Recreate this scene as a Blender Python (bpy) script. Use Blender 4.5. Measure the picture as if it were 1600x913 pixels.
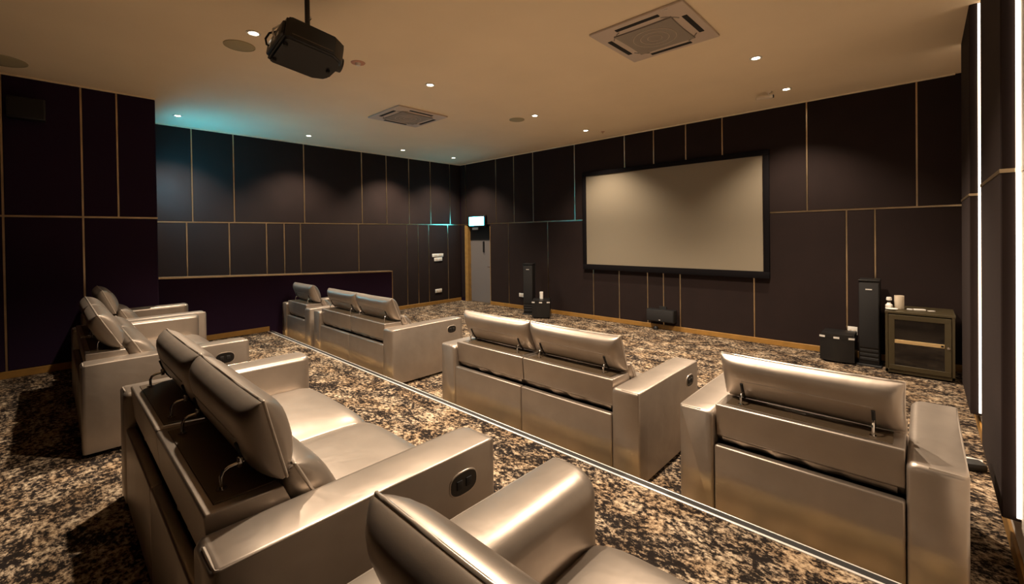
import bpy, bmesh, math, random
from mathutils import Vector, Matrix

for o in list(bpy.data.objects):
    bpy.data.objects.remove(o)
S = bpy.context.scene
COL = S.collection
K = 1.15                       # model units -> metres (everything is scaled about the room corner at the end)
H, T, PZ = 3.343, 1.867, 0.18  # ceiling, brass dado line, height of the raised rear floor (model units)

# ------------------------------------------------------------------ camera
cam_d = bpy.data.cameras.new('camera')
cam = bpy.data.objects.new('camera', cam_d)
COL.objects.link(cam)
th, ph, ro = 0.7566, -0.0091, -0.0132
fw = Vector((-math.sin(th), math.cos(th), 0)); rt = Vector((math.cos(th), math.sin(th), 0)); up = Vector((0, 0, 1))
fw, up = fw*math.cos(ph)+up*math.sin(ph), up*math.cos(ph)-fw*math.sin(ph)
rt, up = rt*math.cos(ro)+up*math.sin(ro), up*math.cos(ro)-rt*math.sin(ro)
m = Matrix((rt, up, -fw)).transposed().to_4x4()
m.translation = Vector((8.329, -6.985, 1.6))
cam.matrix_world = m
cam_d.sensor_width = 36
cam_d.lens = 682.1/1600*36
cam_d.shift_y = (373.6-456.5)/1600
cam_d.clip_start = 0.02
S.camera = cam

# ------------------------------------------------------------------ world, exposure
W = bpy.data.worlds.new('world'); S.world = W; W.use_nodes = True
W.node_tree.nodes['Background'].inputs[0].default_value = (0.02, 0.018, 0.016, 1)
W.node_tree.nodes['Background'].inputs[1].default_value = 1.0
S.view_settings.view_transform = 'Standard'
S.view_settings.look = 'None'
S.view_settings.exposure = 1.05
S.view_settings.gamma = 1.0
S.view_settings.use_curve_mapping = False
WARM = (1.0, 0.80, 0.60)
SPOT_W = 300.0                 # each ceiling downlight
LED_WALL = 1.7                # emission of the vertical light strips
LED_STEP = 9.0                # emission of the strip under the step
TEAL_SIGN = 16.0

# ------------------------------------------------------------------ materials
MAT = {}
def mat(name, col, rough=0.5, metal=0.0, emit=None, es=0.0, spec=0.5, coat=0.0, alpha=None):
    mt = bpy.data.materials.new(name); mt.use_nodes = True
    b = mt.node_tree.nodes['Principled BSDF']
    b.inputs['Base Color'].default_value = (*col, 1)
    b.inputs['Roughness'].default_value = rough
    b.inputs['Metallic'].default_value = metal
    b.inputs['Specular IOR Level'].default_value = spec
    b.inputs['Coat Weight'].default_value = coat
    if emit:
        b.inputs['Emission Color'].default_value = (*emit, 1)
        b.inputs['Emission Strength'].default_value = es
    MAT[name] = mt
    return mt
def nd(mt, t, **kw):
    n = mt.node_tree.nodes.new(t)
    for k, v in kw.items(): setattr(n, k, v)
    return n
def lk(mt, a, b): mt.node_tree.links.new(a, b)
def add_bump(mt, scale, strength, dist=0.002, detail=4, scale2=None, str2=0.0, dist2=0.02):
    b = mt.node_tree.nodes['Principled BSDF']
    tc = nd(mt, 'ShaderNodeTexCoord')
    n = nd(mt, 'ShaderNodeTexNoise'); n.inputs['Scale'].default_value = scale; n.inputs['Detail'].default_value = detail
    lk(mt, tc.outputs['Object'], n.inputs['Vector'])
    bp = nd(mt, 'ShaderNodeBump'); bp.inputs['Strength'].default_value = strength; bp.inputs['Distance'].default_value = dist
    lk(mt, n.outputs['Fac'], bp.inputs['Height'])
    if scale2:
        n2 = nd(mt, 'ShaderNodeTexNoise'); n2.inputs['Scale'].default_value = scale2; n2.inputs['Detail'].default_value = 2
        n2.inputs['Distortion'].default_value = 0.6
        lk(mt, tc.outputs['Object'], n2.inputs['Vector'])
        b2 = nd(mt, 'ShaderNodeBump'); b2.inputs['Strength'].default_value = str2; b2.inputs['Distance'].default_value = dist2
        lk(mt, n2.outputs['Fac'], b2.inputs['Height']); lk(mt, bp.outputs['Normal'], b2.inputs['Normal'])
        lk(mt, b2.outputs['Normal'], b.inputs['Normal'])
    else:
        lk(mt, bp.outputs['Normal'], b.inputs['Normal'])
def vary(mt, scale, amount, detail=3):
    """gentle colour mottling"""
    b = mt.node_tree.nodes['Principled BSDF']; c = b.inputs['Base Color'].default_value[:]
    tc = nd(mt, 'ShaderNodeTexCoord'); n = nd(mt, 'ShaderNodeTexNoise')
    n.inputs['Scale'].default_value = scale; n.inputs['Detail'].default_value = detail
    lk(mt, tc.outputs['Object'], n.inputs['Vector'])
    r = nd(mt, 'ShaderNodeValToRGB')
    r.color_ramp.elements[0].color = (*[x*(1-amount) for x in c[:3]], 1); r.color_ramp.elements[0].position = .3
    r.color_ramp.elements[1].color = (*[min(1, x*(1+amount)) for x in c[:3]], 1); r.color_ramp.elements[1].position = .7
    lk(mt, n.outputs['Fac'], r.inputs['Fac']); lk(mt, r.outputs['Color'], b.inputs['Base Color'])

leather = mat('leather', (0.365, 0.312, 0.264), 0.40, 0.80, spec=0.5)
vary(leather, 6, 0.06); add_bump(leather, 420, 0.10, 0.001, 3, 7, 0.12, 0.02)
tray_m = mat('tray_lining', (0.10, 0.070, 0.042), 0.45, 0.2); add_bump(tray_m, 300, 0.1, 0.001)
pipe_m = mat('piping', (0.52, 0.45, 0.38), 0.30, 0.45)
dark_in = mat('dark_inner', (0.015, 0.012, 0.010), 0.8)
chrome = mat('chrome', (0.75, 0.72, 0.68), 0.15, 1.0)
black = mat('black_plastic', (0.007, 0.0065, 0.0065), 0.42)
black_m = mat('black_matte', (0.008, 0.0075, 0.0075), 0.7)
cloth_grille = mat('grille_cloth', (0.010, 0.009, 0.009), 0.85); add_bump(cloth_grille, 600, 0.3, 0.001)
brass = mat('brass', (0.58, 0.45, 0.29), 0.32, 1.0); vary(brass, 5, 0.15)
wall_m = mat('wall_fabric', (0.0155, 0.0082, 0.0072), 0.85, spec=0.25); add_bump(wall_m, 500, 0.25, 0.001); vary(wall_m, 3, 0.10)
plum = mat('plum_fabric', (0.017, 0.0055, 0.022), 0.85, spec=0.2); add_bump(plum, 500, 0.25, 0.001)
ceil_m = mat('ceiling_plaster', (0.88, 0.73, 0.52), 0.9); add_bump(ceil_m, 60, 0.05, 0.001); vary(ceil_m, 1.2, 0.03)
niche_m = mat('niche_plaster', (0.75, 0.68, 0.60), 0.7); add_bump(niche_m, 40, 0.3, 0.003)
wood = mat('skirting_wood', (0.30, 0.155, 0.035), 0.45); vary(wood, 8, 0.12)
oak = mat('door_wood', (0.34, 0.20, 0.06), 0.5); vary(oak, 10, 0.15)
door_grey = mat('door_grey', (0.17, 0.155, 0.15), 0.5)
screen_m = mat('screen_fabric', (0.24, 0.205, 0.150), 0.8, spec=0.2)
frame_m = mat('velvet_frame', (0.006, 0.005, 0.006), 0.9, spec=0.1)
white = mat('white_plastic', (0.75, 0.72, 0.66), 0.4)
cream = mat('cream_ceramic', (0.70, 0.60, 0.47), 0.35)
steel = mat('steel', (0.80, 0.78, 0.74), 0.35, 0.35)
ac_m = mat('ac_panel', (0.60, 0.50, 0.42), 0.6)
ac_grille = mat('ac_grille', (0.30, 0.26, 0.22), 0.7)
speaker_grille = mat('ceiling_grille', (0.42, 0.36, 0.22), 0.8); add_bump(speaker_grille, 500, 0.4, 0.001)
cab_m = mat('cabinet_lacquer', (0.060, 0.046, 0.022), 0.42, 0.3)
glass_m = mat('dark_glass', (0.010, 0.008, 0.007), 0.08, spec=0.6)
gold_lit = mat('gold_shelf', (0.75, 0.55, 0.28), 0.3, 0.6)
lamp_m = mat('lamp_lens', (0.9, 0.85, 0.75), 0.4, emit=(1.0, 0.86, 0.66), es=18)
led_wall_m = mat('led_wall', (1, 1, 1), 0.5, emit=(1.0, 0.80, 0.60), es=LED_WALL)
led_step_m = mat('led_step', (1, 1, 1), 0.5, emit=(1.0, 0.62, 0.22), es=LED_STEP)
sign_m = mat('sign_face', (0.8, 0.95, 1.0), 0.4, emit=(0.03, 0.48, 0.68), es=TEAL_SIGN)
teal_fill_m = mat('teal_fill_face', (0.8, 0.95, 1.0), 0.4, emit=(0.015, 0.42, 0.66), es=55.0)  # added hidden source for the teal wash along the left wall
sensor_m = mat('sensor_red', (0.55, 0.30, 0.22), 0.5)

# carpet: distressed tan / black / brown flecks
carpet = mat('carpet', (0.3, 0.2, 0.12), 0.95, spec=0.1)
def make_carpet(mt):
    b = mt.node_tree.nodes['Principled BSDF']
    tc = nd(mt, 'ShaderNodeTexCoord')
    mp = nd(mt, 'ShaderNodeMapping'); mp.inputs['Scale'].default_value = (0.75, 1.0, 1.0)
    lk(mt, tc.outputs['Object'], mp.inputs['Vector'])
    def noise(scale, detail, rough, dist=0.0):
        n = nd(mt, 'ShaderNodeTexNoise'); n.inputs['Scale'].default_value = scale; n.inputs['Detail'].default_value = detail
        n.inputs['Roughness'].default_value = rough; n.inputs['Distortion'].default_value = dist
        lk(mt, mp.outputs['Vector'], n.inputs['Vector']); return n.outputs['Fac']
    def math_(op, a, b_, cl=False):
        n = nd(mt, 'ShaderNodeMath', operation=op, use_clamp=cl)
        for i, x in enumerate((a, b_)):
            if isinstance(x, (int, float)): n.inputs[i].default_value = x
            else: lk(mt, x, n.inputs[i])
        return n.outputs[0]
    fleck = noise(34, 5, 0.70, 0.0)
    mid = noise(9, 4, 0.65, 0.2)
    blot = noise(3.0, 5, 0.68, 0.0)
    fine = noise(95, 3, 0.7)
    v = math_('ADD', math_('MULTIPLY', fleck, 1.0), math_('MULTIPLY', math_('SUBTRACT', blot, 0.5), 0.40))
    v = math_('ADD', v, math_('MULTIPLY', math_('SUBTRACT', fine, 0.5), 0.30))
    v = math_('ADD', v, math_('MULTIPLY', math_('SUBTRACT', mid, 0.5), 0.50))
    v = math_('SUBTRACT', v, 0.025)
    r = nd(mt, 'ShaderNodeValToRGB')
    e = r.color_ramp.elements
    e[0].position = 0.40; e[0].color = (0.012, 0.009, 0.008, 1)
    e[1].position = 0.66; e[1].color = (0.52, 0.43, 0.31, 1)
    for p, c in ((0.45, (0.025, 0.020, 0.016)), (0.48, (0.10, 0.073, 0.051)), (0.53, (0.22, 0.165, 0.115)), (0.59, (0.35, 0.28, 0.195))):
        x = e.new(p); x.color = (*c, 1)
    lk(mt, v, r.inputs['Fac'])
    hue = noise(5, 2, 0.5)
    mx = nd(mt, 'ShaderNodeMix', data_type='RGBA', blend_type='MULTIPLY')
    mx.inputs[0].default_value = 1.0
    r2 = nd(mt, 'ShaderNodeValToRGB')
    r2.color_ramp.elements[0].position = .40; r2.color_ramp.elements[0].color = (0.80, 0.72, 0.64, 1)
    r2.color_ramp.elements[1].position = .60; r2.color_ramp.elements[1].color = (1, 1, 1, 1)
    lk(mt, hue, r2.inputs['Fac']); lk(mt, r.outputs['Color'], mx.inputs[6]); lk(mt, r2.outputs['Color'], mx.inputs[7])
    lk(mt, mx.outputs[2], b.inputs['Base Color'])
    bp = nd(mt, 'ShaderNodeBump'); bp.inputs['Strength'].default_value = 0.6; bp.inputs['Distance'].default_value = 0.01
    lk(mt, v, bp.inputs['Height']); lk(mt, bp.outputs['Normal'], b.inputs['Normal'])
make_carpet(carpet)

# ------------------------------------------------------------------ mesh helpers
def finish(bm, name, sharp=35):
    bmesh.ops.recalc_face_normals(bm, faces=bm.faces[:])
    me = bpy.data.meshes.new(name); bm.to_mesh(me); bm.free()
    for p in me.polygons: p.use_smooth = True
    me.set_sharp_from_angle(angle=math.radians(sharp))
    return me
def obj(name, data, material, parent=None, loc=(0, 0, 0), rot=(0, 0, 0)):
    if isinstance(data, bmesh.types.BMesh): data = finish(data, name)
    if material is not None and not data.materials: data.materials.append(material)
    o = bpy.data.objects.new(name, data); COL.objects.link(o)
    o.location = loc; o.rotation_euler = rot
    if parent: o.parent = parent
    return o
def empty(name, loc=(0, 0, 0), rz=0.0):
    o = bpy.data.objects.new(name, None); COL.objects.link(o)
    o.location = loc; o.rotation_euler = (0, 0, rz); o.empty_display_size = 0.1
    return o
def tag(o, label, cat, group=None):
    o['label'] = label; o['category'] = cat
    if group: o['group'] = group
    return o
def struct(o, label=None):
    o['kind'] = 'structure'
    if label: o['label'] = label
    return o
def BM(): return bmesh.new()
def box(bm, x0, x1, y0, y1, z0, z1, r=0.0, seg=2):
    g = bmesh.ops.create_cube(bm, size=1.0)['verts']
    for v in g:
        v.co = Vector((x0+(v.co.x+.5)*(x1-x0), y0+(v.co.y+.5)*(y1-y0), z0+(v.co.z+.5)*(z1-z0)))
    if r > 0:
        ed = list({e for v in g for e in v.link_edges})
        bmesh.ops.bevel(bm, geom=ed, offset=r, segments=seg, profile=0.5, affect='EDGES', clamp_overlap=True)
    return bm
def mbox(*a, **k): return box(BM(), *a, **k)
def cyl(bm, p0, p1, r0, r1=None, n=16, cap=True):
    p0, p1 = Vector(p0), Vector(p1); r1 = r0 if r1 is None else r1
    d = (p1-p0).normalized(); a = d.orthogonal().normalized(); b = d.cross(a)
    A = [bm.verts.new(p0+(a*math.cos(t)+b*math.sin(t))*r0) for t in [2*math.pi*i/n for i in range(n)]]
    B = [bm.verts.new(p1+(a*math.cos(t)+b*math.sin(t))*r1) for t in [2*math.pi*i/n for i in range(n)]]
    for i in range(n): bm.faces.new((A[i], A[(i+1) % n], B[(i+1) % n], B[i]))
    if cap: bm.faces.new(A[::-1]); bm.faces.new(B)
    return bm
def tube(bm, pts, r, n=6, closed=False):
    pts = [Vector(p) for p in pts]; rings = []; prev = None; N = len(pts)
    for i, p in enumerate(pts):
        q0 = pts[i-1] if (i > 0 or closed) else p
        q1 = pts[(i+1) % N] if (i < N-1 or closed) else p
        d = (q1-q0).normalized()
        a = (prev - d*prev.dot(d)).normalized() if prev is not None and (prev-d*prev.dot(d)).length > 1e-4 else d.orthogonal().normalized()
        prev = a; b = d.cross(a)
        rings.append([bm.verts.new(p+(a*math.cos(2*math.pi*k/n)+b*math.sin(2*math.pi*k/n))*r) for k in range(n)])
    for i in range(N if closed else N-1):
        A, B = rings[i], rings[(i+1) % N]
        for k in range(n): bm.faces.new((A[k], A[(k+1) % n], B[(k+1) % n], B[k]))
    if not closed:
        bm.faces.new(rings[0][::-1]); bm.faces.new(rings[-1])
    return bm
def prism(bm, poly, axis, a0, a1):
    """extrude a closed 2-D polygon along an axis ('x','y','z')"""
    def P(u, v, w): return {'x': (w, u, v), 'y': (u, w, v), 'z': (u, v, w)}[axis]
    A = [bm.verts.new(P(u, v, a0)) for u, v in poly]; B = [bm.verts.new(P(u, v, a1)) for u, v in poly]
    n = len(poly)
    for i in range(n): bm.faces.new((A[i], A[(i+1) % n], B[(i+1) % n], B[i]))
    bm.faces.new(A[::-1]); bm.faces.new(B)
    return bm
def lathe(bm, prof, cx=0, cy=0, n=24, z0=0):
    rings = []
    for r, z in prof:
        if r < 1e-5: rings.append([bm.verts.new((cx, cy, z0+z))])
        else: rings.append([bm.verts.new((cx+r*math.cos(2*math.pi*i/n), cy+r*math.sin(2*math.pi*i/n), z0+z)) for i in range(n)])
    for A, B in zip(rings, rings[1:]):
        if len(A) == 1 and len(B) == 1: continue
        for i in range(n):
            if len(A) == 1: bm.faces.new((A[0], B[(i+1) % n], B[i]))
            elif len(B) == 1: bm.faces.new((A[i], A[(i+1) % n], B[0]))
            else: bm.faces.new((A[i], A[(i+1) % n], B[(i+1) % n], B[i]))
    return bm

# ------------------------------------------------------------------ the room shell
XR = 8.65
STEP_Y = -4.70
fl = struct(obj('floor', mbox(-0.1, XR+.1, STEP_Y, 0.2, -0.1, 0.0), carpet), 'distressed tan and black patterned carpet in front of the screen')
fp = struct(obj('floor_platform', mbox(1.05, XR+.1, -9.0, STEP_Y, -0.1, PZ), carpet), 'raised rear floor in the same tan and black carpet')
# stepped nosing on the platform edge: steel strip, black rubber insert, thin steel lip, led beneath
xs0, xs1 = 1.06, XR-0.07
struct(obj('trim_1', mbox(xs0, xs1, STEP_Y-.028, STEP_Y-.014, PZ-.004, PZ+.006, r=.002), steel), 'bright steel strip along the platform edge')
struct(obj('trim_2', mbox(xs0, xs1, STEP_Y-.014, STEP_Y+.026, PZ-.012, PZ+.003), black_m), 'black rubber tread along the platform edge')
struct(obj('trim_3', mbox(xs0, xs1, STEP_Y+.026, STEP_Y+.034, PZ-.014, PZ+.004, r=.002), steel), 'thin steel lip along the platform edge')
tag(obj('step_light', mbox(xs0, xs1, STEP_Y+.003, STEP_Y+.026, PZ-.018, PZ-.0145), led_step_m), 'warm light strip tucked under the platform edge behind the front seats', 'light strip')
# ramp behind the low partition
struct(obj('floor_ramp', prism(BM(), [(-2.55, 0.0), (-6.06, 0.17), (-6.06, -0.05), (-2.55, -0.05)], 'x', 0.0, 0.95), carpet))
ce = struct(obj('ceiling', mbox(-0.1, XR+.1, -9.1, 0.2, H, H+.1), ceil_m), 'smooth cream ceiling glowing tan under warm lamps')
struct(obj('wall_back', mbox(-0.1, XR+.1, -9.1, -9.0, 0, H), plum))

SW = 0.010      # half width of a brass strip
def panel_rows(wall, axis, rows, face, sgn, depth=0.02):
    """axis 'x': panels spread along x on plane y=face; axis 'y': along y on plane x=face. sgn = direction into the room"""
    cache = {}
    for (z0, z1, cuts, skip) in rows:
        for a, b in zip(cuts, cuts[1:]):
            if (a, b) in skip: continue
            w = b-a-2*SW; hh = z1-z0
            key = (round(w, 3), round(hh, 3))
            if key not in cache:
                bm = mbox(-w/2, w/2, -depth/2, depth/2, -hh/2, hh/2, r=.004, seg=1) if axis == 'x' else mbox(-depth/2, depth/2, -w/2, w/2, -hh/2, hh/2, r=.004, seg=1)
                cache[key] = finish(bm, 'panel')
            c = (a+b)/2
            loc = (c, face-sgn*depth/2, (z0+z1)/2) if axis == 'x' else (face-sgn*depth/2, c, (z0+z1)/2)
            obj('panel', cache[key], wall_m if wall.get('pl') is None else plum, wall, loc)
    return cache
def vstrip(wall, axis, pos, z0, z1, face, sgn, w=None):
    w = w or SW*.8
    d0, d1 = sorted((face-sgn*.014, face+sgn*.003))
    bm = mbox(pos-w, pos+w, d0, d1, z0, z1) if axis == 'x' else mbox(d0, d1, pos-w, pos+w, z0, z1)
    obj('brass_strip', bm, brass, wall)
def hstrip(wall, axis, a, b, z, face, sgn, w=0.010):
    d0, d1 = sorted((face-sgn*.014, face+sgn*.004))
    bm = mbox(a, b, d0, d1, z-w, z+w) if axis == 'x' else mbox(d0, d1, a, b, z-w, z+w)
    obj('brass_strip', bm, brass, wall)
BB = 0.075      # skirting height

# front wall (screen wall), plane y = 0
DX0, DX1, DZ = 0.22, 1.03, 1.83
bm = BM()
box(bm, -0.1, DX0, 0.02, 0.17, 0, H); box(bm, DX1, XR+.1, 0.02, 0.17, 0, H); box(bm, DX0, DX1, 0.02, 0.17, DZ, H)
wf = struct(obj('wall_front', bm, plum), 'dark brown fabric panelled wall with brass strips behind the screen')
up_x = [0.0, 0.20, 1.25, 1.81, 2.36, 3.42, 4.49, 5.03, 5.57, 6.12, 7.19, 8.27, XR]
lo_x = [0.0, DX0, DX1, 1.63, 2.74, 3.82, 4.36, 4.90, 5.18, 5.46, 6.54, 7.61, 7.89, XR]
panel_rows(wf, 'x', [(T+.012, H-.012, up_x, ()), (BB+.003, T-.012, lo_x, ((DX0, DX1),))], 0.0, -1)
for x in up_x[1:-1]: vstrip(wf, 'x', x, T+.01, H-.01, 0.0, -1)
for x in lo_x[3:-1]: vstrip(wf, 'x', x, BB, T-.01, 0.0, -1)
hstrip(wf, 'x', 0.9, XR-.005, T, 0.0, -1)
hstrip(wf, 'x', 0.0, 0.3, T, 0.0, -1)
struct(obj('baseboard_front', mbox(DX1, XR, -0.012, 0.02, 0, BB, r=.003, seg=1), wood), 'orange brown wooden skirting below the screen wall')

# left wall plane x = 0
wl = struct(obj('wall_left', mbox(-0.15, -0.02, -6.2, 0.02, 0, H), plum), 'dark brown panelled left wall with brass strips')
up_y = [-6.06, -5.44, -4.87, -3.74, -2.60, -2.04, -1.48, -0.90, -0.33, 0.0]
lo_y = [-6.06, -5.52, -4.95, -4.39, -4.10, -3.82, -2.69, -1.55, -1.26, -0.97, -0.41, 0.0]
panel_rows(wl, 'y', [(T+.012, H-.012, up_y, ()), (BB+.003, T-.012, lo_y, ())], 0.0, 1)
for y in up_y[1:-1]: vstrip(wl, 'y', y, T+.01, H-.01, 0.0, 1)
for y in lo_y[1:-1]: vstrip(wl, 'y', y, BB, T-.01, 0.0, 1)
hstrip(wl, 'y', -6.05, -0.01, T, 0.0, 1)
struct(obj('baseboard_left', mbox(-0.02, 0.012, -2.5, -0.02, 0, BB, r=.003, seg=1), wood), 'wooden skirting on the left wall near the door')

# projecting wall block at the far left
XB, YB = 1.42, -6.06
wb = struct(obj('wall_left_block', mbox(-0.1, XB-.02, -9.0, YB-.02, 0, H), plum), 'projecting near black plum wall at the left edge')
wb['pl'] = 1
ub = [-9.0, -8.2, -7.31, -6.72, -6.42, YB]
lb = [-9.0, -8.2, -7.31, -6.72, YB]
panel_rows(wb, 'y', [(T+.012, H-.012, ub, ()), (PZ+BB+.003, T-.012, lb, ())], XB, 1)
panel_rows(wb, 'x', [(T+.012, H-.012, [0.0, XB-.02], ()), (0.05, T-.012, [0.0, XB-.02], ())], YB, 1)
for y in ub[1:-1]: vstrip(wb, 'y', y, T+.01, H-.01, XB, 1)
for y in lb[1:-1]: vstrip(wb, 'y', y, PZ+BB, T-.01, XB, 1)
hstrip(wb, 'y', -9.0, YB, T, XB, 1)
struct(obj('baseboard_block', mbox(XB-.02, XB+.012, -9.0, YB, PZ, PZ+BB, r=.003, seg=1), wood), 'wooden skirting at the foot of the plum wall')
del wb['pl']

# low partition beside the ramp, with sloping brass cap
XP = 1.05
pt = struct(obj('wall_partition', prism(BM(), [(YB+.002, 0.0), (YB+.002, 1.085), (-2.58, 0.935), (-2.58, 0.0)], 'x', XP-.10, XP), plum), 'low dark plum partition with a brass cap beside the ramp')
obj('brass_cap', prism(BM(), [(YB+.002, 1.085), (YB+.002, 1.106), (-2.565, 0.956), (-2.565, 0.935)], 'x', XP-.11, XP+.012), brass, pt)
obj('brass_strip', mbox(XP-.11, XP+.008, -2.58, -2.565, 0, 0.945), brass, pt)
struct(obj('baseboard_partition', mbox(XP, XP+.012, YB, STEP_Y, PZ, PZ+BB, r=.003, seg=1), wood), 'orange brown skirting along the partition on the platform')
struct(obj('baseboard_partition_low', mbox(XP, XP+.012, STEP_Y+.04, -2.58, 0, BB, r=.003, seg=1), wood), 'skirting along the partition in front of the step')

# right wall with projecting boards and lit niches
wr = struct(obj('wall_right', mbox(XR, XR+.1, -9.0, 0.02, 0, H), niche_m), 'right wall of lit cream niches between dark floating boards')
XF = 8.588
for (y0, y1) in ((-2.05, -1.07), (-3.95, -3.00), (-5.90, -4.92), (-7.85, -6.87)):
    zb = 0.13 if y1 > -3.5 else 0.27
    zb = 0.15 if y1 > -2 else (0.25 if y1 > -3.5 else 0.32)
    obj('panel', mbox(XF, XR, y0, y1, zb, H, r=.004, seg=1), wall_m, wr)
    obj('brass_strip', mbox(XF-.004, XF+.01, y0-.003, y1+.003, T-.009, T+.009), brass, wr)
    obj('brass_strip', mbox(XF-.004, XR, y0-.004, y0+.006, T-.009, T+.009), brass, wr)
    for yy, ya in ((y0-.012, y0-.004), (y1+.004, y1+.012)):
        if yy < -6.5: continue
        o = obj('wall_light_strip', mbox(XR-.016, XR-.002, yy, ya, zb+.02, H-.01), led_wall_m)
        tag(o, 'vertical white light strip beside the %s dark board on the right wall, %s edge' % ({-2.05: 'farthest', -3.95: 'second', -5.9: 'third'}[y0], 'near' if yy < y0 else 'far'), 'light strip', 'vertical light strips on the right wall')
hstrip(wr, 'y', -3.0, -2.05, T, XR, -1); hstrip(wr, 'y', -4.92, -3.95, T, XR, -1); hstrip(wr, 'y', -1.07, 0.0, T, XR, -1)
struct(obj('baseboard_right', mbox(XR-.014, XR, STEP_Y+.04, -0.02, 0, BB+.02, r=.003, seg=1), wood))
struct(obj('baseboard_right_rear', mbox(XR-.014, XR, -9, STEP_Y, PZ, PZ+BB, r=.003, seg=1), wood))

# ceiling edge beads
struct(obj('trim_4', mbox(0.0, XF, -0.018, 0.0, H-.016, H), ceil_m)); struct(obj('trim_5', mbox(0.0, 0.018, YB, -0.018, H-.016, H), ceil_m))
struct(obj('trim_6', mbox(XB, XB+.018, -9.0, YB, H-.016, H), ceil_m))

# door in the corner
d = struct(empty('door_1', (0, 0, 0)), 'grey flush door with dark closer in a lit oak frame under the exit sign')
leaf = obj('door_leaf', mbox(DX0+.03, DX1-.02, 0.10, 0.14, 0.005, 1.49, r=.003, seg=1), door_grey, d)
obj('door_jamb', mbox(DX0, DX0+.03, 0.0, 0.17, 0, DZ), oak, d)
obj('door_jamb', mbox(DX1-.02, DX1, 0.02, 0.17, 0, DZ), oak, d)
obj('door_jamb', mbox(0.16, DX0, -0.014, 0.0, 0, T-.02), oak, d)
obj('transom', mbox(DX0+.03, DX1-.02, 0.09, 0.15, 1.49, DZ), black_m, d)
obj('door_closer', mbox(0.70, 0.745, 0.075, 0.10, 1.20, 1.46, r=.004, seg=1), black, d)
bm = BM(); cyl(bm, (0.95, 0.10, 0.86), (0.95, 0.05, 0.86), .012); cyl(bm, (0.96, 0.055, 0.86), (0.88, 0.055, 0.86), .009)
obj('door_handle', bm, chrome, d)
for z in (0.30, 0.82, 1.36): obj('hinge', mbox(DX0+.024, DX0+.036, 0.088, 0.102, z, z+.09), chrome, d)
obj('wall_behind', mbox(DX0, DX1, 0.15, 0.17, 0, DZ), plum, d)

# exit sign over the door, and an added unseen copy tinting the ceiling teal
def exit_sign(loc, rz, label, face=sign_m):
    t = tag(empty('exit_sign', loc, rz), label, 'exit sign')
    obj('housing', mbox(-.30, .30, 0.0, .05, -.015, .255, r=.01), black, t)
    obj('lit_face', mbox(-.255, .255, -.006, .0, 0.02, .225, r=.003, seg=1), face, t)
    return t
exit_sign((0.64, -0.056, 1.815), 0, 'glowing pale cyan exit sign above the corner door')
exit_sign((0.50, YB+.056, 2.25), math.pi, 'unseen cyan glow panel added on the end of the projecting left wall to tint the ceiling', teal_fill_m)
tag(obj('notice_plate', mbox(.44, .64, -0.015, -0.001, 1.735, 1.79, r=.003, seg=1), white), 'small white plate just below the exit sign', 'plate')

# ------------------------------------------------------------------ recliners
def smooth_pow(x, p): return max(0.0, 1-abs(x)**p)
def pillow_mesh(w, L, fb, rb, nx=26, ny=14, edge=.007, boxed=0.0):
    """x across, z along its height (0..L), y = thickness (front +)"""
    bm = BM()
    def surf(side):
        rows = []
        for j in range(ny+1):
            v = j/ny; row = []
            vv = .5-.5*math.cos(math.pi*v)
            for i in range(nx+1):
                s = -math.cos(math.pi*i/nx)       # -1..1, dense near the ends
                t = 2*vv-1
                f = (smooth_pow(s, 11)**.5)*(smooth_pow(t, 2.6)**.60)
                if side > 0 or not boxed: th_ = (fb if side > 0 else rb)*f + edge
                else: th_ = rb*(smooth_pow(s, 12)**.5)*(smooth_pow(t, 4.5 if t > 0 else 2.6)**.5) + edge
                pin = 1-0.008*(1-abs(t)**2)       # waist slightly pinched between the corners
                dz = 0.012*(1-s*s)*(-t)*.6
                row.append(bm.verts.new((s*w/2*pin, side*th_, vv*L+dz)))
            rows.append(row)
        return rows
    A, B = surf(1), surf(-1)
    for R, flip in ((A, 0), (B, 1)):
        for j in range(ny):
            for i in range(nx):
                q = (R[j][i], R[j][i+1], R[j+1][i+1], R[j+1][i])
                bm.faces.new(q[::-1] if flip else q)
    ring = [(j, 0) for j in range(ny+1)]+[(ny, i) for i in range(1, nx+1)]+[(j, nx) for j in range(ny-1, -1, -1)]+[(0, i) for i in range(nx-1, 0, -1)]
    n = len(ring)
    for k in range(n):
        a, b = ring[k], ring[(k+1) % n]
        bm.faces.new((A[a[0]][a[1]], B[a[0]][a[1]], B[b[0]][b[1]], A[b[0]][b[1]]))
    edge_pts = [A[j][i].co.copy() for j, i in ring]
    return bm, edge_pts, [B[j][i].co.copy() for j, i in ring]
def seat_mesh(w, y0, y1, z0, z1):
    bm = BM(); nx, ny = 14, 12; top = []
    for j in range(ny+1):
        row = []
        for i in range(nx+1):
            s = -math.cos(math.pi*i/nx); t = -math.cos(math.pi*j/ny)
            z = z1 - .028*(abs(s)**8) - .035*(max(0, t)**9) + .018*(1-s*s)*(1-.6*t*t)
            row.append(bm.verts.new((s*w/2, y0+(t+1)/2*(y1-y0), z)))
        top.append(row)
    for j in range(ny):
        for i in range(nx): bm.faces.new((top[j][i], top[j][i+1], top[j+1][i+1], top[j+1][i]))
    ring = [(0, i) for i in range(nx+1)]+[(j, nx) for j in range(1, ny+1)]+[(ny, i) for i in range(nx-1, -1, -1)]+[(j, 0) for j in range(ny-1, 0, -1)]
    low = [bm.verts.new((top[j][i].co.x, top[j][i].co.y, z0)) for j, i in ring]
    n = len(ring)
    for k in range(n):
        a, b = ring[k], ring[(k+1) % n]
        bm.faces.new((top[a[0]][a[1]], low[k], low[(k+1) % n], top[b[0]][b[1]]))
    bm.faces.new(low)
    return bm
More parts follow.
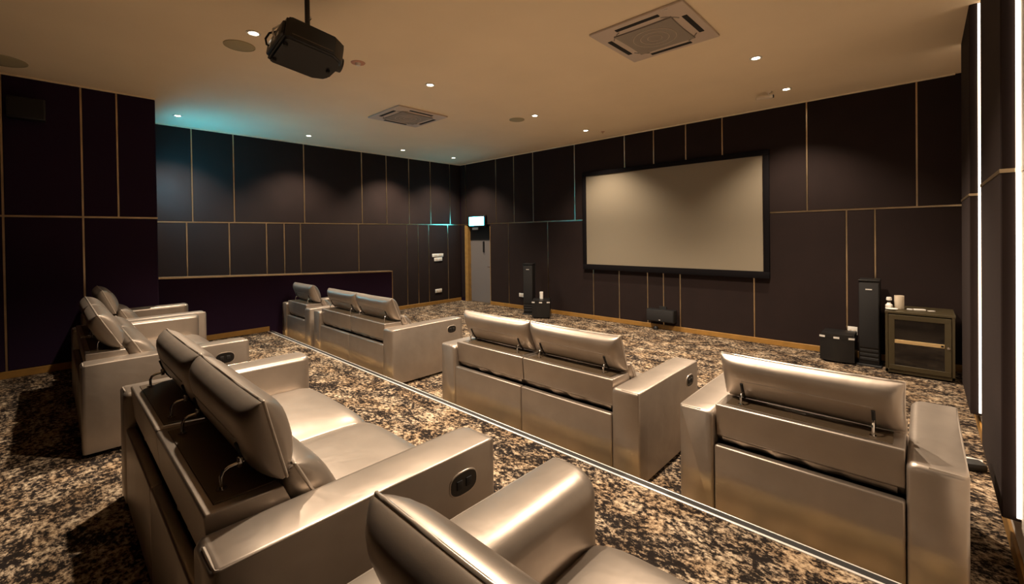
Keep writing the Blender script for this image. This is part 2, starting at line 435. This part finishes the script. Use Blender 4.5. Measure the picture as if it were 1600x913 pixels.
def arm_mesh(w, L, hgt, inner, r=.034):
    """outer face at x=0, inner face at x=w*inner (inner=+1 or -1); rounded inner top, crisp piped outer edge"""
    bm = BM(); N = 7
    def plan(y):      # how far the front/rear inner corners pull in
        return 0.0
    ys = [0.0, .010, .022, .12, .5, L-.10, L-.06, L-.035, L-.016, L-.005, L]
    rings = []
    for y in ys:
        e = min(y, L-y)
        ins = .013*max(0, 1-e/.022)**2                     # end rounding
        pf = 0.0
        if y > L-.075: pf = .050*(1-math.sqrt(max(0, 1-((y-(L-.075))/.075)**2)))   # plan rounding of inner front corner
        zt = hgt-ins*1.0-(.004*((y-L*.5)/L)**2)
        wi = w-pf
        pts = [(ins, .03), (ins, zt-.010), (ins+.003, zt-.003), (ins+.010, zt)]
        for k in range(N+1):
            a = math.pi/2*(1-k/N)
            pts.append((wi-ins-r+r*math.cos(a), zt-r*.85+r*.85*math.sin(a)+.004*math.sin(math.pi*k/N*0)))
        pts.append((wi-ins, .03))
        rings.append([bm.verts.new((x*inner, y, z)) for x, z in pts])
    for A, B in zip(rings, rings[1:]):
        n = len(A)
        for i in range(n): bm.faces.new((A[i], A[(i+1) % n], B[(i+1) % n], B[i]))
    bm.faces.new(rings[0]); bm.faces.new(rings[-1][::-1])
    return bm
AH, AL = 0.61, 0.965
cache = {}
def get(key, fn):
    if key not in cache: cache[key] = fn()
    return cache[key]
def recliner(x0, x1, yr, zf, seats, aw, label, group, ctl='both', lift=0.0, ar=.034, lean=22, hy=.222):
    """x0..x1 overall width, yr = rear plane, facing +y"""
    W_ = x1-x0; sw = (W_-2*aw)/seats
    name = 'recliner_chair' if seats == 1 else 'recliner_loveseat'
    t = tag(empty(name, ((x0+x1)/2, yr, zf)), label, 'recliner' if seats == 1 else 'loveseat', group)
    kx = round(sw, 4); ka = round(aw, 4)
    # arms
    for s in (-1, 1):
        am = get(('arm', ka, s, ar), lambda: finish(arm_mesh(aw, AL, AH, -s, ar), 'arm', 50))
        a = obj('arm', am, leather, t, (s*W_/2, 0, 0))
        pm = get(('armpipe', ka, s), lambda: finish(tube(BM(), [(-s*(aw-.07), .0105, AH-.006), (-s*.03, .0105, AH-.008), (-s*.010, .012, AH-.009), (-s*.0055, .022, AH-.008), (-s*.0055, .5, AH-.004), (-s*.0055, AL-.022, AH-.008), (-s*.010, AL-.011, AH-.010), (-s*.05, AL-.0075, AH-.009)], .0050, 6), 'piping', 60))
        obj('piping', pm, pipe_m, a)
        if ctl == 'both' or (ctl == 'right' and s == 1):
            def ctlm():
                bm = BM(); n = 28; P = []
                for k in range(n):
                    a_ = 2*math.pi*k/n
                    c, sn = math.cos(a_), math.sin(a_)
                    y = .062*(abs(c)**.75)*(1 if c >= 0 else -1); z = .040*(abs(sn)**.75)*(1 if sn >= 0 else -1)
                    P.append((y, z))
                prism(bm, P, 'x', -.004, .004)
                return finish(bm, 'control_panel')
            cp = obj('control_panel', get('ctl', ctlm), black, t, (s*(W_/2+.001), .795, .495))
            rim = get('rim', lambda: finish(tube(BM(), [(0, .064*(abs(math.cos(q))**.75)*(1 if math.cos(q) >= 0 else -1), .042*(abs(math.sin(q))**.75)*(1 if math.sin(q) >= 0 else -1)) for q in [2*math.pi*k/32 for k in range(32)]], .0035, 6, True), 'rim'))
            obj('rim', rim, pipe_m, cp)
            for yy in (-.022, .022):
                bt = get('btn', lambda: finish(mbox(-.003, .003, -.013, .013, -.016, .016, r=.002), 'button'))
                obj('button', bt, black_m, cp, (s*.005, yy, 0))
    for k in range(seats):
        cx = -W_/2+aw+sw*(k+.5)
        # lower rear panel
        rp = get(('rear', kx), lambda: finish(mbox(-sw/2+.002, sw/2-.002, 0.004, .05, .03, .430, r=.012, seg=3), 'rear_panel'))
        obj('rear_panel', rp, leather, t, (cx, 0, 0))
        # back block: slightly raked rear face, hem below
        def blk():
            bm = BM(); hw = sw/2-.004
            prism(bm, [(.040, .475), (.026, .640), (.030, .648), (.235, .645), (.34, .40), (.10, .42)], 'x', -hw, hw)
            ed = [e for e in bm.edges]
            bmesh.ops.bevel(bm, geom=ed, offset=.011, segments=3, profile=.5, affect='EDGES', clamp_overlap=True)
            return finish(bm, 'back_block', 40)
        bb = obj('back_block', get(('blk', kx), blk), leather, t, (cx, 0, 0))
        def hem():
            bm = BM(); hw = sw/2-.03; n = 14; A = []; B = []; C = []
            for i in range(n+1):
                x = -hw+2*hw*i/n; d_ = .010*math.sin(i*2.1)+.006*math.sin(i*4.7)
                A.append(bm.verts.new((x, .050, .482))); B.append(bm.verts.new((x, .052+d_*.4, .452+d_*.5))); C.append(bm.verts.new((x, .085+d_, .425)))
            for R, Q in ((A, B), (B, C)):
                for i in range(n): bm.faces.new((R[i], R[i+1], Q[i+1], Q[i]))
            return finish(bm, 'hem', 80)
        obj('hem', get(('hem', kx), hem), leather, bb)
        obj('tray', get(('tray', kx), lambda: finish(mbox(-sw/2+.045, sw/2-.045, .058, .228, .6475, .651, r=.002, seg=1), 'tray')), tray_m, bb)
        # headrest: leaning back, standing on two chrome brackets
        hwid = sw-.012
        def hr():
            bm, ep, er = pillow_mesh(hwid, .262, .070, .066, boxed=.020)
            return finish(bm, 'headrest', 55), ep, er
        hm, ep, er = get(('head', kx), hr)
        hd = obj('headrest', hm, leather, t, (cx, hy, .668+lift), (math.radians(lean), 0, 0))
        obj('piping', get(('headpipe', kx), lambda: finish(tube(BM(), ep, .0050, 6, True), 'piping', 60)), pipe_m, hd)
        for sx in (-1, 1):
            slot = get('slot', lambda: finish(tube(BM(), [(0, -.0500, .025), (0, -.0620, .055), (0, -.0700, .095), (0, -.0725, .135)], .0085, 6), 'slot'))
            obj('slot', slot, black_m, hd, (sx*(sw/2-.115), 0, 0))
            def brk():
                bm = BM()
                tube(bm, [(0, .095, .650), (0, .095, .690), (0, .101, .704), (0, .115, .712), (0, .150, .716), (0, .175, .720)], .0058, 8)
                cyl(bm, (0, .095, .648), (0, .095, .656), .015, n=12)
                box(bm, -.008, .008, .138, .154, .702, .734, r=.003, seg=1)
                return finish(bm, 'bracket', 50)
            obj('bracket', get('brk', brk), chrome, t, (cx+sx*(sw/2-.115), 0, lift))
        # fold seam on the back of the headrest
        fs = get(('fold', kx), lambda: finish(tube(BM(), [(-sw/2+.115, -.0722, .150), (-.1, -.0725, .152), (.1, -.0725, .152), (sw/2-.115, -.0722, .150)], .0030, 5), 'fold_seam'))
        obj('fold_seam', fs, leather, hd)
        # back cushion in front
        def lum():
            bm, e2, _ = pillow_mesh(sw-.008, .36, .085, .065, edge=.010)
            return finish(bm, 'back_cushion', 75), e2
        lm, e2 = get(('lum', kx), lum)
        lc = obj('back_cushion', lm, leather, t, (cx, .425, .375), (math.radians(27), 0, 0))
        obj('piping', get(('lumpipe', kx), lambda: finish(tube(BM(), e2, .0055, 6, True), 'piping', 60)), pipe_m, lc)
        sm = get(('seat', kx), lambda: finish(seat_mesh(sw-.004, .40, .945, .27, .432), 'seat_cushion', 60))
        obj('seat_cushion', sm, leather, t, (cx, 0, 0))
        fm = get(('foot', kx), lambda: finish(mbox(-sw/2+.006, sw/2-.006, .880, .938, .05, .262, r=.015, seg=3), 'footrest'))
        obj('footrest', fm, leather, t, (cx, 0, 0))
    bs = get(('base', round(W_, 4), ka), lambda: finish(mbox(-W_/2+aw-.01, W_/2-aw+.01, .045, .875, .04, .262), 'base'))
    obj('base', bs, dark_in, t)
    ft = get('feet', lambda: finish(cyl(BM(), (0, 0, 0), (0, 0, .032), .02, .024, 12), 'foot'))
    for sx in (-1, 1):
        for yy in (.08, AL-.08): obj('foot', ft, black_m, t, (sx*(W_/2-aw/2), yy, 0))
    return t
GF, GR = 'recliners in the front row', 'recliners in the back row on the platform'
recliner(1.09, 2.14, -4.53, 0, 1, .18, 'champagne leather recliner chair at the far left end of the front row, beside the partition', GF, 'right')
recliner(2.27, 4.26, -4.53, 0, 2, .195, 'champagne leather loveseat in the front row beside the leftmost single chair', GF)
recliner(5.07, 7.05, -4.51, 0, 2, .195, 'champagne leather loveseat in the centre of the front row, facing the screen', GF)
recliner(7.29, 8.46, -4.49, 0, 1, .19, 'champagne leather single recliner at the right end of the front row', GF, 'right')
recliner(1.45, 2.50, -6.76, PZ, 1, .18, 'champagne leather recliner chair farthest left on the platform, mostly hidden by its neighbour', GR, 'right')
recliner(2.53, 4.38, -6.86, PZ, 2, .18, 'champagne leather loveseat at the left of the platform row, its side in shade', GR, lean=27, hy=.205)
recliner(5.08, 7.07, -6.73, PZ, 2, .195, 'large champagne leather loveseat in the left foreground, dark tray behind its headrests', GR, lean=14, hy=.240)
recliner(7.34, 8.51, -6.68, PZ, 1, .195, 'champagne leather recliner chair in the bottom centre foreground, cut by the frame', GR, 'right', ar=.085)

# ------------------------------------------------------------------ projection screen
t = tag(empty('projection_screen', (0, 0, 0)), 'wide pale fixed projection screen in a black velvet frame on the front wall', 'screen')
sx0, sx1, sz0, sz1 = 3.71, 6.675, 1.035, 2.68
obj('screen_surface', mbox(sx0-.01, sx1+.01, -.045, -.035, sz0-.01, sz1+.01), screen_m, t)
fwid = .075
for (a, b, c, e) in ((sx0-fwid, sx1+fwid, sz1, sz1+fwid), (sx0-fwid, sx1+fwid, sz0-.10, sz0), (sx0-fwid, sx0, sz0, sz1), (sx1, sx1+fwid, sz0, sz1)):
    obj('frame_bar', mbox(a, b, -.065, -.006, c, e, r=.006, seg=2), frame_m, t)

# ------------------------------------------------------------------ loudspeakers
def tower(loc, rz, label):
    t = tag(empty('tower_speaker', loc, rz), label, 'speaker', 'tower speakers')
    obj('cabinet', mbox(-.095, .095, -.12, .15, .02, 1.0, r=.006), black, t)
    obj('grille', mbox(-.088, .088, -.135, -.12, .22, .985, r=.006), cloth_grille, t)
    obj('top_cap', mbox(-.10, .10, -.138, .152, 1.0, 1.018, r=.006), black, t)
    obj('plinth', mbox(-.115, .115, -.15, .17, 0, .022, r=.004, seg=1), black_m, t)
    for z in (.07, .12, .17): obj('louvre', mbox(-.085, .085, -.126, -.118, z, z+.03, r=.003, seg=1), black_m, t)
    obj('badge', mbox(-.03, .03, -.1375, -.134, .90, .912), steel, t)
    return t
tower((7.855, -0.27, 0), 0.0, 'tall black tower speaker between the subwoofer and the cabinet, right of the screen')
tower((2.50, -0.32, 0), math.radians(28), 'tall black tower speaker on the far side, left of the screen')
def sub(loc, rz, label, sc=1.0):
    t = tag(empty('subwoofer', loc, rz), label, 'speaker', 'subwoofers')
    n = 12
    front = [(-.17+.34*i/n, -.18-.035*math.cos(math.pi*(i/n-.5))) for i in range(n+1)]
    bm = BM(); prism(bm, front+[(.17, .17), (-.17, .17)], 'z', .02, .30)
    obj('cabinet', bm, black, t)
    bm = BM(); prism(bm, [(x*1.01, y-.003) for x, y in front]+[(.165, -.1), (-.165, -.1)], 'z', .295, .345)
    bmesh.ops.bevel(bm, geom=[e for e in bm.edges if all(v.co.z > .34 for v in e.verts)], offset=.018, segments=3, affect='EDGES')
    obj('top_hood', bm, black, t)
    obj('lid', mbox(-.165, .165, -.12, .17, .30, .345, r=.012), black, t)
    for i0, i1 in ((0, 2), (5, 7), (10, 12)):
        bm = BM(); f = [(x*1.014, y-.006) for x, y in front[i0:i1+1]]; bk = [(x, y+.02) for x, y in f][::-1]
        prism(bm, f+bk, 'z', .296, .318)
        obj('silver_trim', bm, steel, t)
    for sx in (-1, 1):
        for yy in (-.13, .13): obj('foot', cyl(BM(), (sx*.13, yy, 0), (sx*.13, yy, .022), .018, n=12), black_m, t)
    return t
sub((7.555, -0.27, 0), 0.0, 'black subwoofer with silver trim beside the right tower speaker')
sub((2.90, -0.42, 0), math.radians(35), 'black subwoofer left of the screen with a white cup standing on it')
bm = BM(); lathe(bm, [(0, 0), (.030, 0), (.034, .005), (.036, .14), (.033, .14), (.030, .01), (0, .008)])
tag(obj('paper_cup', bm, white, None, (2.90, -0.42, .345)), 'tall white cup on top of the left subwoofer', 'cup')
t = tag(empty('centre_speaker', (5.17, 0, 0.14)), 'small black centre speaker hung on the wall under the screen', 'speaker')
obj('cabinet', mbox(-.235, .235, -.13, -.005, 0, .20, r=.008), black, t)
obj('grille', mbox(-.225, .225, -.142, -.13, .01, .19, r=.006), cloth_grille, t)
obj('badge', mbox(-.012, .012, -.145, -.141, .028, .036), steel, t)
obj('wall_bracket', mbox(-.06, .06, -.02, -.001, .20, .24), black_m, t)
tag(obj('floor_socket', lathe(BM(), [(0, .05), (.03, .05), (.04, .035), (.042, 0), (0, 0)], n=16), black, None, (5.08, -.09, 0)), 'small black socket pod on the floor under the centre speaker', 'socket')

# ------------------------------------------------------------------ cabinet and what stands on it
t = tag(empty('equipment_cabinet', (8.285, -0.30, 0)), 'low olive brown cabinet with a dark glass door right of the tower speaker', 'cabinet')
cx0, cx1, cy0, cy1, ch = -.275, .275, -.28, .26, .70
obj('side_panel', mbox(cx0, cx0+.025, cy0, cy1, .02, ch-.025, r=.002, seg=1), cab_m, t)
obj('side_panel', mbox(cx1-.025, cx1, cy0, cy1, .02, ch-.025, r=.002, seg=1), cab_m, t)
obj('top', mbox(cx0-.004, cx1+.004, cy0-.006, cy1, ch-.025, ch, r=.003, seg=1), cab_m, t)
obj('back', mbox(cx0, cx1, cy1-.012, cy1, .02, ch-.025), black_m, t)
obj('bottom', mbox(cx0, cx1, cy0, cy1, .02, .055, r=.002, seg=1), cab_m, t)
obj('plinth', mbox(cx0+.03, cx1-.03, cy0+.04, cy1-.03, 0, .022), black_m, t)
obj('shelf', mbox(cx0+.025, cx1-.025, cy0+.03, cy1-.02, .36, .378), cab_m, t)
dr = obj('door', mbox(cx0+.03, cx1-.03, cy0-.004, cy0+.016, .06, .66), glass_m, t)
for (a, b, c, e) in ((cx0+.028, cx1-.028, .612, .664), (cx0+.028, cx1-.028, .058, .11), (cx0+.028, cx0+.078, .11, .612), (cx1-.078, cx1-.028, .11, .612)):
    obj('door_frame', mbox(a, b, cy0-.012, cy0+.02, c, e, r=.002, seg=1), cab_m, dr)
obj('gold_band', mbox(cx0+.078, cx1-.078, cy0-.009, cy0-.003, .352, .392, r=.002, seg=1), gold_lit, dr)
obj('lock', mbox(cx1-.105, cx1-.085, cy0-.012, cy0-.008, .362, .382), black, dr)
bm = BM(); cyl(bm, (cx1-.05, cy0-.012, .362), (cx1-.05, cy0-.028, .362), .008, .012)
obj('knob', bm, chrome, dr)
TOP = .70
t = tag(empty('mug', (8.12, -.34, TOP), 2.0), 'tall cream mug standing on the cabinet', 'mug')
obj('body', lathe(BM(), [(0, 0), (.040, 0), (.044, .006), (.044, .15), (.040, .15), (.038, .01), (0, .008)]), cream, t)
obj('handle', tube(BM(), [(.042, 0, .12), (.066, 0, .115), (.074, 0, .08), (.066, 0, .045), (.042, 0, .038)], .006, 8), cream, t)
t = tag(empty('spray_bottle', (8.035, -.40, TOP)), 'small white bottle with a dark middle beside the mug', 'bottle')
obj('body', lathe(BM(), [(0, 0), (.030, 0), (.033, .006), (.033, .045), (.018, .06), (.014, .075), (0, .075)], n=16), white, t)
obj('collar', lathe(BM(), [(0, .074), (.017, .074), (.017, .098), (0, .098)], n=16), black, t)
obj('cap', lathe(BM(), [(0, .097), (.024, .097), (.026, .11), (.022, .132), (0, .135)], n=16), white, t)
tag(obj('saucer', lathe(BM(), [(0, .003), (.03, .003), (.055, .014), (.055, .017), (.03, .008), (0, .008)], n=24), white, None, (8.06, -.49, TOP)), 'white saucer in front of the small bottle on the cabinet', 'saucer')
tag(obj('remote_control', mbox(-.05, .05, -.02, .02, 0, .016, r=.005), white, None, (8.29, -.36, TOP), (0, 0, .3)), 'white remote control lying on the cabinet top', 'remote')
tag(obj('adapter', mbox(-.025, .025, -.018, .018, 0, .012, r=.004), steel, None, (8.21, -.36, TOP), (0, 0, -.2)), 'small grey box lying next to the mug on the cabinet', 'box')
tag(obj('card', mbox(-.028, .028, -.018, .018, 0, .006, r=.002), white, None, (8.385, -.35, TOP), (0, 0, .5)), 'small white card at the right of the cabinet top', 'card')

# ------------------------------------------------------------------ sockets and plates
def socket(name, loc, w, h, axis, label, cat='socket'):
    t = tag(empty(name, loc), label, cat)
    if axis == 'x': obj('plate', mbox(-w/2, w/2, -.014, -.001, -h/2, h/2, r=.004), white, t); b = lambda a, c: mbox(a, c, -.017, -.013, -h*.22, h*.22, r=.001, seg=1)
    else: obj('plate', mbox(.001, .014, -w/2, w/2, -h/2, h/2, r=.004), white, t); b = lambda a, c: mbox(.013, .017, a, c, -h*.22, h*.22, r=.001, seg=1)
    for s in (-1, 1): obj('insert', b(s*w*.22-w*.12, s*w*.22+w*.12), cream, t)
socket('wall_socket', (2.02, 0, .30), .17, .085, 'x', 'white double socket low on the front wall beside the left tower speaker')
socket('wall_socket', (7.665, 0, .32), .10, .12, 'x', 'white socket between the right subwoofer and tower speaker')
socket('wall_socket', (0, -.71, .31), .19, .085, 'y', 'white double socket low on the left wall near the corner')
socket('switch_plate', (0, -.72, 1.145), .32, .075, 'y', 'upper wide white switch plate on the left wall near the door', 'switch')
socket('switch_plate', (0, -.71, 1.05), .23, .085, 'y', 'lower white switch plate on the left wall near the door', 'switch')

# ------------------------------------------------------------------ ceiling fittings
def downlight(x, y, label, energy=SPOT_W, visible=True):
    t = tag(empty('downlight', (x, y, H)), label, 'downlight', 'recessed ceiling downlights')
    obj('ring', get('dlring', lambda: finish(lathe(BM(), [(.056, 0), (.056, -.006), (.040, -.008), (.033, -.002), (.033, 0)], n=24), 'ring')), white, t)
    obj('lens', get('dllens', lambda: finish(lathe(BM(), [(0, -.004), (.030, -.004), (.033, -.001)], n=20), 'lens')), lamp_m, t)
    ld = bpy.data.lights.new('downlight_lamp', 'SPOT'); ld.energy = energy; ld.color = WARM
    ld.spot_size = math.radians(112); ld.spot_blend = 0.75; ld.shadow_soft_size = 0.035
    lo = bpy.data.objects.new('downlight_lamp', ld); COL.objects.link(lo); lo.parent = t; lo.location = (0, 0, -.03)
    return t
DL = {(0.70, -0.77): 'nearest the corner over the door', (0.70, -2.07): 'second from the corner along the left wall', (0.70, -3.92): 'third from the corner along the left wall',
      (0.70, -5.72): 'by the end of the projecting left wall', (4.20, -0.77): 'above the left end of the screen', (4.20, -2.09): 'beside the far ceiling speaker',
      (4.20, -3.95): 'between the small smoke detector and the far air conditioner', (4.20, -5.77): 'beside the ceiling speaker left of the projector',
      (7.11, -0.77): 'above the right end of the screen', (7.11, -2.10): 'in front of the near air conditioner', (7.11, -3.95): 'behind the near air conditioner',
      (6.40, -5.45): 'over the foreground seats, out of the picture'}
for (x, y), s in DL.items():
    downlight(x, y, 'small round recessed downlight ' + s, SPOT_W*((0.75 if y == -2.07 else 0.50) if x < 1 else 0.5 if y > -1 else 1.30 if y > -2.5 else 0.88 if x == 6.40 else 1.0))
def cassette(x, y, label):
    t = tag(empty('air_conditioner', (x, y, H)), label, 'air conditioner', 'ceiling cassette air conditioners')
    q = .41
    obj('panel', mbox(-q, q, -q, q, -.022, 0, r=.008), ac_m, t)
    g = BM(); pts = []
    for k in range(4):
        a0 = math.pi/4+k*math.pi/2
        c = Vector((math.cos(a0), math.sin(a0)))*.36
        a1 = a0+math.pi/2; c2 = Vector((math.cos(a1), math.sin(a1)))*.36
        mid = (c+c2)/2*.93
        for u in range(6):
            f = u/6; p = c*(1-f)**2+mid*2*f*(1-f)+c2*f*f
            pts.append((p.x, p.y))
    prism(g, pts, 'z', -.034, -.020); obj('intake_grille', g, ac_grille, t)
    for r in (.06, .12, .18): obj('grille_ring', tube(BM(), [(r*math.cos(2*math.pi*k/28), r*math.sin(2*math.pi*k/28), -.035) for k in range(28)], .003, 5, True), ac_m, t)
    for k in range(4):
        obj('air_slot', get('slot_ac', lambda: finish(mbox(-.19, .19, .315, .355, -.026, -.020), 'air_slot')), black_m, t, (0, 0, 0), (0, 0, k*math.pi/2))
        obj('corner_cap', get('cap_ac', lambda: finish(tube(BM(), [(.345*math.cos(math.pi/4+q_), .345*math.sin(math.pi/4+q_)*1.0, -.0225) for q_ in (-.22, -.11, 0, .11, .22)], .006, 5), 'corner_cap')), ac_grille, t, (.0, 0, 0), (0, 0, k*math.pi/2))
    lamp = obj('indicator', mbox(.26, .28, -.385, -.375, -.025, -.020), white, t)
    return t
cassette(2.885, -3.385, 'square ceiling air conditioner farther away, over the front left seats')
cassette(6.62, -3.32, 'square ceiling air conditioner nearer, right of the projector')
def ceil_speaker(x, y, r, label):
    t = tag(empty('ceiling_speaker', (x, y, H)), label, 'speaker', 'round ceiling speakers')
    obj('grille', lathe(BM(), [(0, -.010), (r*.8, -.009), (r*.94, -.004), (r*.94, 0)], n=32), speaker_grille, t)
    obj('rim', lathe(BM(), [(r*.94, 0), (r*.94, -.007), (r, -.006), (r, 0)], n=32), speaker_grille, t)
ceil_speaker(3.84, -5.78, .125, 'round flush speaker in the ceiling left of the projector')
ceil_speaker(3.86, -2.11, .115, 'round flush speaker in the ceiling near the screen wall')
ceil_speaker(1.90, -7.30, .20, 'round dark flush speaker in the ceiling at the left edge')
t = tag(empty('smoke_detector', (4.22, -4.84, H)), 'small reddish round smoke detector between the projector and the far downlight', 'detector')
obj('base', lathe(BM(), [(0, -.006), (.065, -.006), (.070, 0)], n=24), sensor_m, t)
obj('sensor', lathe(BM(), [(0, -.030), (.020, -.028), (.028, -.006)], n=16), white, t)
t = tag(empty('sprinkler', (4.35, -.48, H)), 'tiny red sprinkler head on the ceiling near the screen wall', 'sprinkler')
obj('plate', lathe(BM(), [(0, -.006), (.03, -.005), (.034, 0)], n=16), sensor_m, t)
obj('head', lathe(BM(), [(0, -.03), (.012, -.03), (.006, -.012), (.006, -.004)], n=12), brass, t)
t = tag(empty('security_camera', (6.93, -.80, H)), 'small pale bullet camera on the ceiling above the right end of the screen', 'camera')
obj('mount', lathe(BM(), [(0, -.02), (.02, -.02), (.035, -.006), (.035, 0)], n=16), cream, t)
obj('arm', cyl(BM(), (0, 0, -.015), (-.02, -.01, -.055), .008, n=10), cream, t)
bm = BM(); cyl(bm, (.03, .02, -.058), (-.13, -.06, -.066), .024, n=16)
obj('barrel', bm, cream, t)
bm = BM(); cyl(bm, (.031, .0205, -.058), (.045, .027, -.057), .020, n=16)
obj('lens', bm, black, t)
# wall speaker on the projecting wall
t = tag(empty('surround_speaker', (XB, -7.13, 2.98)), 'black surround speaker high on the plum wall at the left edge', 'speaker')
obj('cabinet', mbox(.03, .17, -.14, .14, -.11, .11, r=.012), black, t)
obj('grille', mbox(.168, .178, -.125, .125, -.10, .10, r=.004), cloth_grille, t)
obj('bracket', mbox(0.001, .04, -.04, .04, -.04, .04), black_m, t)

# ------------------------------------------------------------------ projector
PJZ = 2.905
t = tag(empty('projector', (5.19, -5.72, PJZ)), 'black projector hanging from a ceiling pole, seen from below', 'projector')
t.rotation_euler = (math.radians(-10), math.radians(-4), math.radians(-4))
pw, pl, phh = .218, .200, .077
body = [(-pw, -pl+.03), (-pw+.02, -pl), (pw-.02, -pl), (pw, -pl+.03), (pw, pl-.09), (pw-.05, pl-.02), (pw-.10, pl), (-pw+.10, pl), (-pw+.05, pl-.02), (-pw, pl-.09)]
bm = BM(); prism(bm, body, 'z', -phh, phh)
bmesh.ops.bevel(bm, geom=[e for e in bm.edges if abs(e.verts[0].co.z-e.verts[1].co.z) < 1e-6], offset=.016, segments=3, affect='EDGES')
pb = obj('body', bm, black, t)
obj('seam', tube(BM(), [(x*1.002, y*1.002, -.02) for x, y in body], .0035, 5, True), steel, pb) if False else None
obj('side_rail', mbox(pw-.004, pw+.003, -pl+.04, pl-.10, -.044, -.038, r=.001, seg=1), tray_m, t)
obj('rear_cover', mbox(-pw+.03, pw-.03, -pl-.018, -pl+.01, -.05, .045, r=.012), black, t)
bm = BM(); cyl(bm, (0, pl-.03, 0), (0, pl+.035, 0), .058, .052, 24); obj('lens_barrel', bm, black, t)
bm = BM(); cyl(bm, (0, pl+.030, 0), (0, pl+.036, 0), .043, .043, 24); obj('lens_glass', bm, glass_m, t)
for x, y in ((-.13, -.17), (.13, -.17), (0, .15)): obj('foot', cyl(BM(), (x, y, -phh+.002), (x, y, -phh-.018), .016, .013, 12), black_m, t)
for x in (-.08, .02, .10): obj('port', mbox(x-.018, x+.018, -pl-.021, -pl-.016, -.03, -.008), steel, t)
bm = BM()
tube(bm, [(-.10, -pl-.010, -.02), (-.105, -pl-.035, -.015), (-.10, -pl-.048, .02), (-.08, -pl-.035, .06), (-.05, -pl+.03, .10), (-.02, -.10, .15), (-.01, -.04, .20), (.0, -.015, .25)], .007, 8)
obj('cable', bm, black_m, t)
bm = BM(); tube(bm, [(.04, -pl-.015, -.02), (.04, -pl-.035, 0), (.03, -pl-.035, .04), (.02, -pl, .09), (.015, -.10, .13), (.012, -.05, .18), (.012, -.02, .25)], .006, 8)
obj('cable', bm, steel, t)
obj('mount_plate', mbox(-.08, .08, -.08, .08, phh, phh+.012, r=.003, seg=1), black, t)
for a in range(4):
    q = math.pi/4+a*math.pi/2
    obj('mount_arm', tube(BM(), [(0, 0, phh+.02), (.13*math.cos(q), .13*math.sin(q), phh+.012), (.15*math.cos(q), .15*math.sin(q), phh-.004)], .008, 6), black, t)
bm = BM(); lathe(bm, [(0, .10), (.03, .10), (.036, .13), (.036, .16), (.028, .18), (0, .18)], n=16)
obj('swivel', bm, black, t)
inv = t.rotation_euler.to_matrix().inverted()
p1 = inv @ Vector((0, 0, H-PJZ)); p0 = inv @ Vector((0, 0, .11))
obj('pole', cyl(BM(), p0, p1, .017, n=16), black, t)
pc = inv @ Vector((0, 0, H-PJZ-.012))
obj('ceiling_flange', cyl(BM(), pc, p1, .06, .06, 20), black, t)

# ------------------------------------------------------------------ right aisle bits
tag(obj('cable_cover', mbox(8.36, XF+.03, -2.645, -2.615, 0, .012, r=.003, seg=1), steel), 'thin steel cable strip across the right aisle carpet', 'cable strip')
bm = BM(); box(bm, -.07, .07, -.05, .05, 0, .055, r=.02)
tag(obj('power_adapter', bm, black_m, None, (8.55, -2.79, 0), (0, 0, .4)), 'small black power brick on the carpet by the right wall', 'power brick')

# ------------------------------------------------------------------ model units -> metres
for me in bpy.data.meshes: me.transform(Matrix.Scale(K, 4))
for o in bpy.data.objects: o.location = o.location*K
for l in bpy.data.lights: l.shadow_soft_size *= K
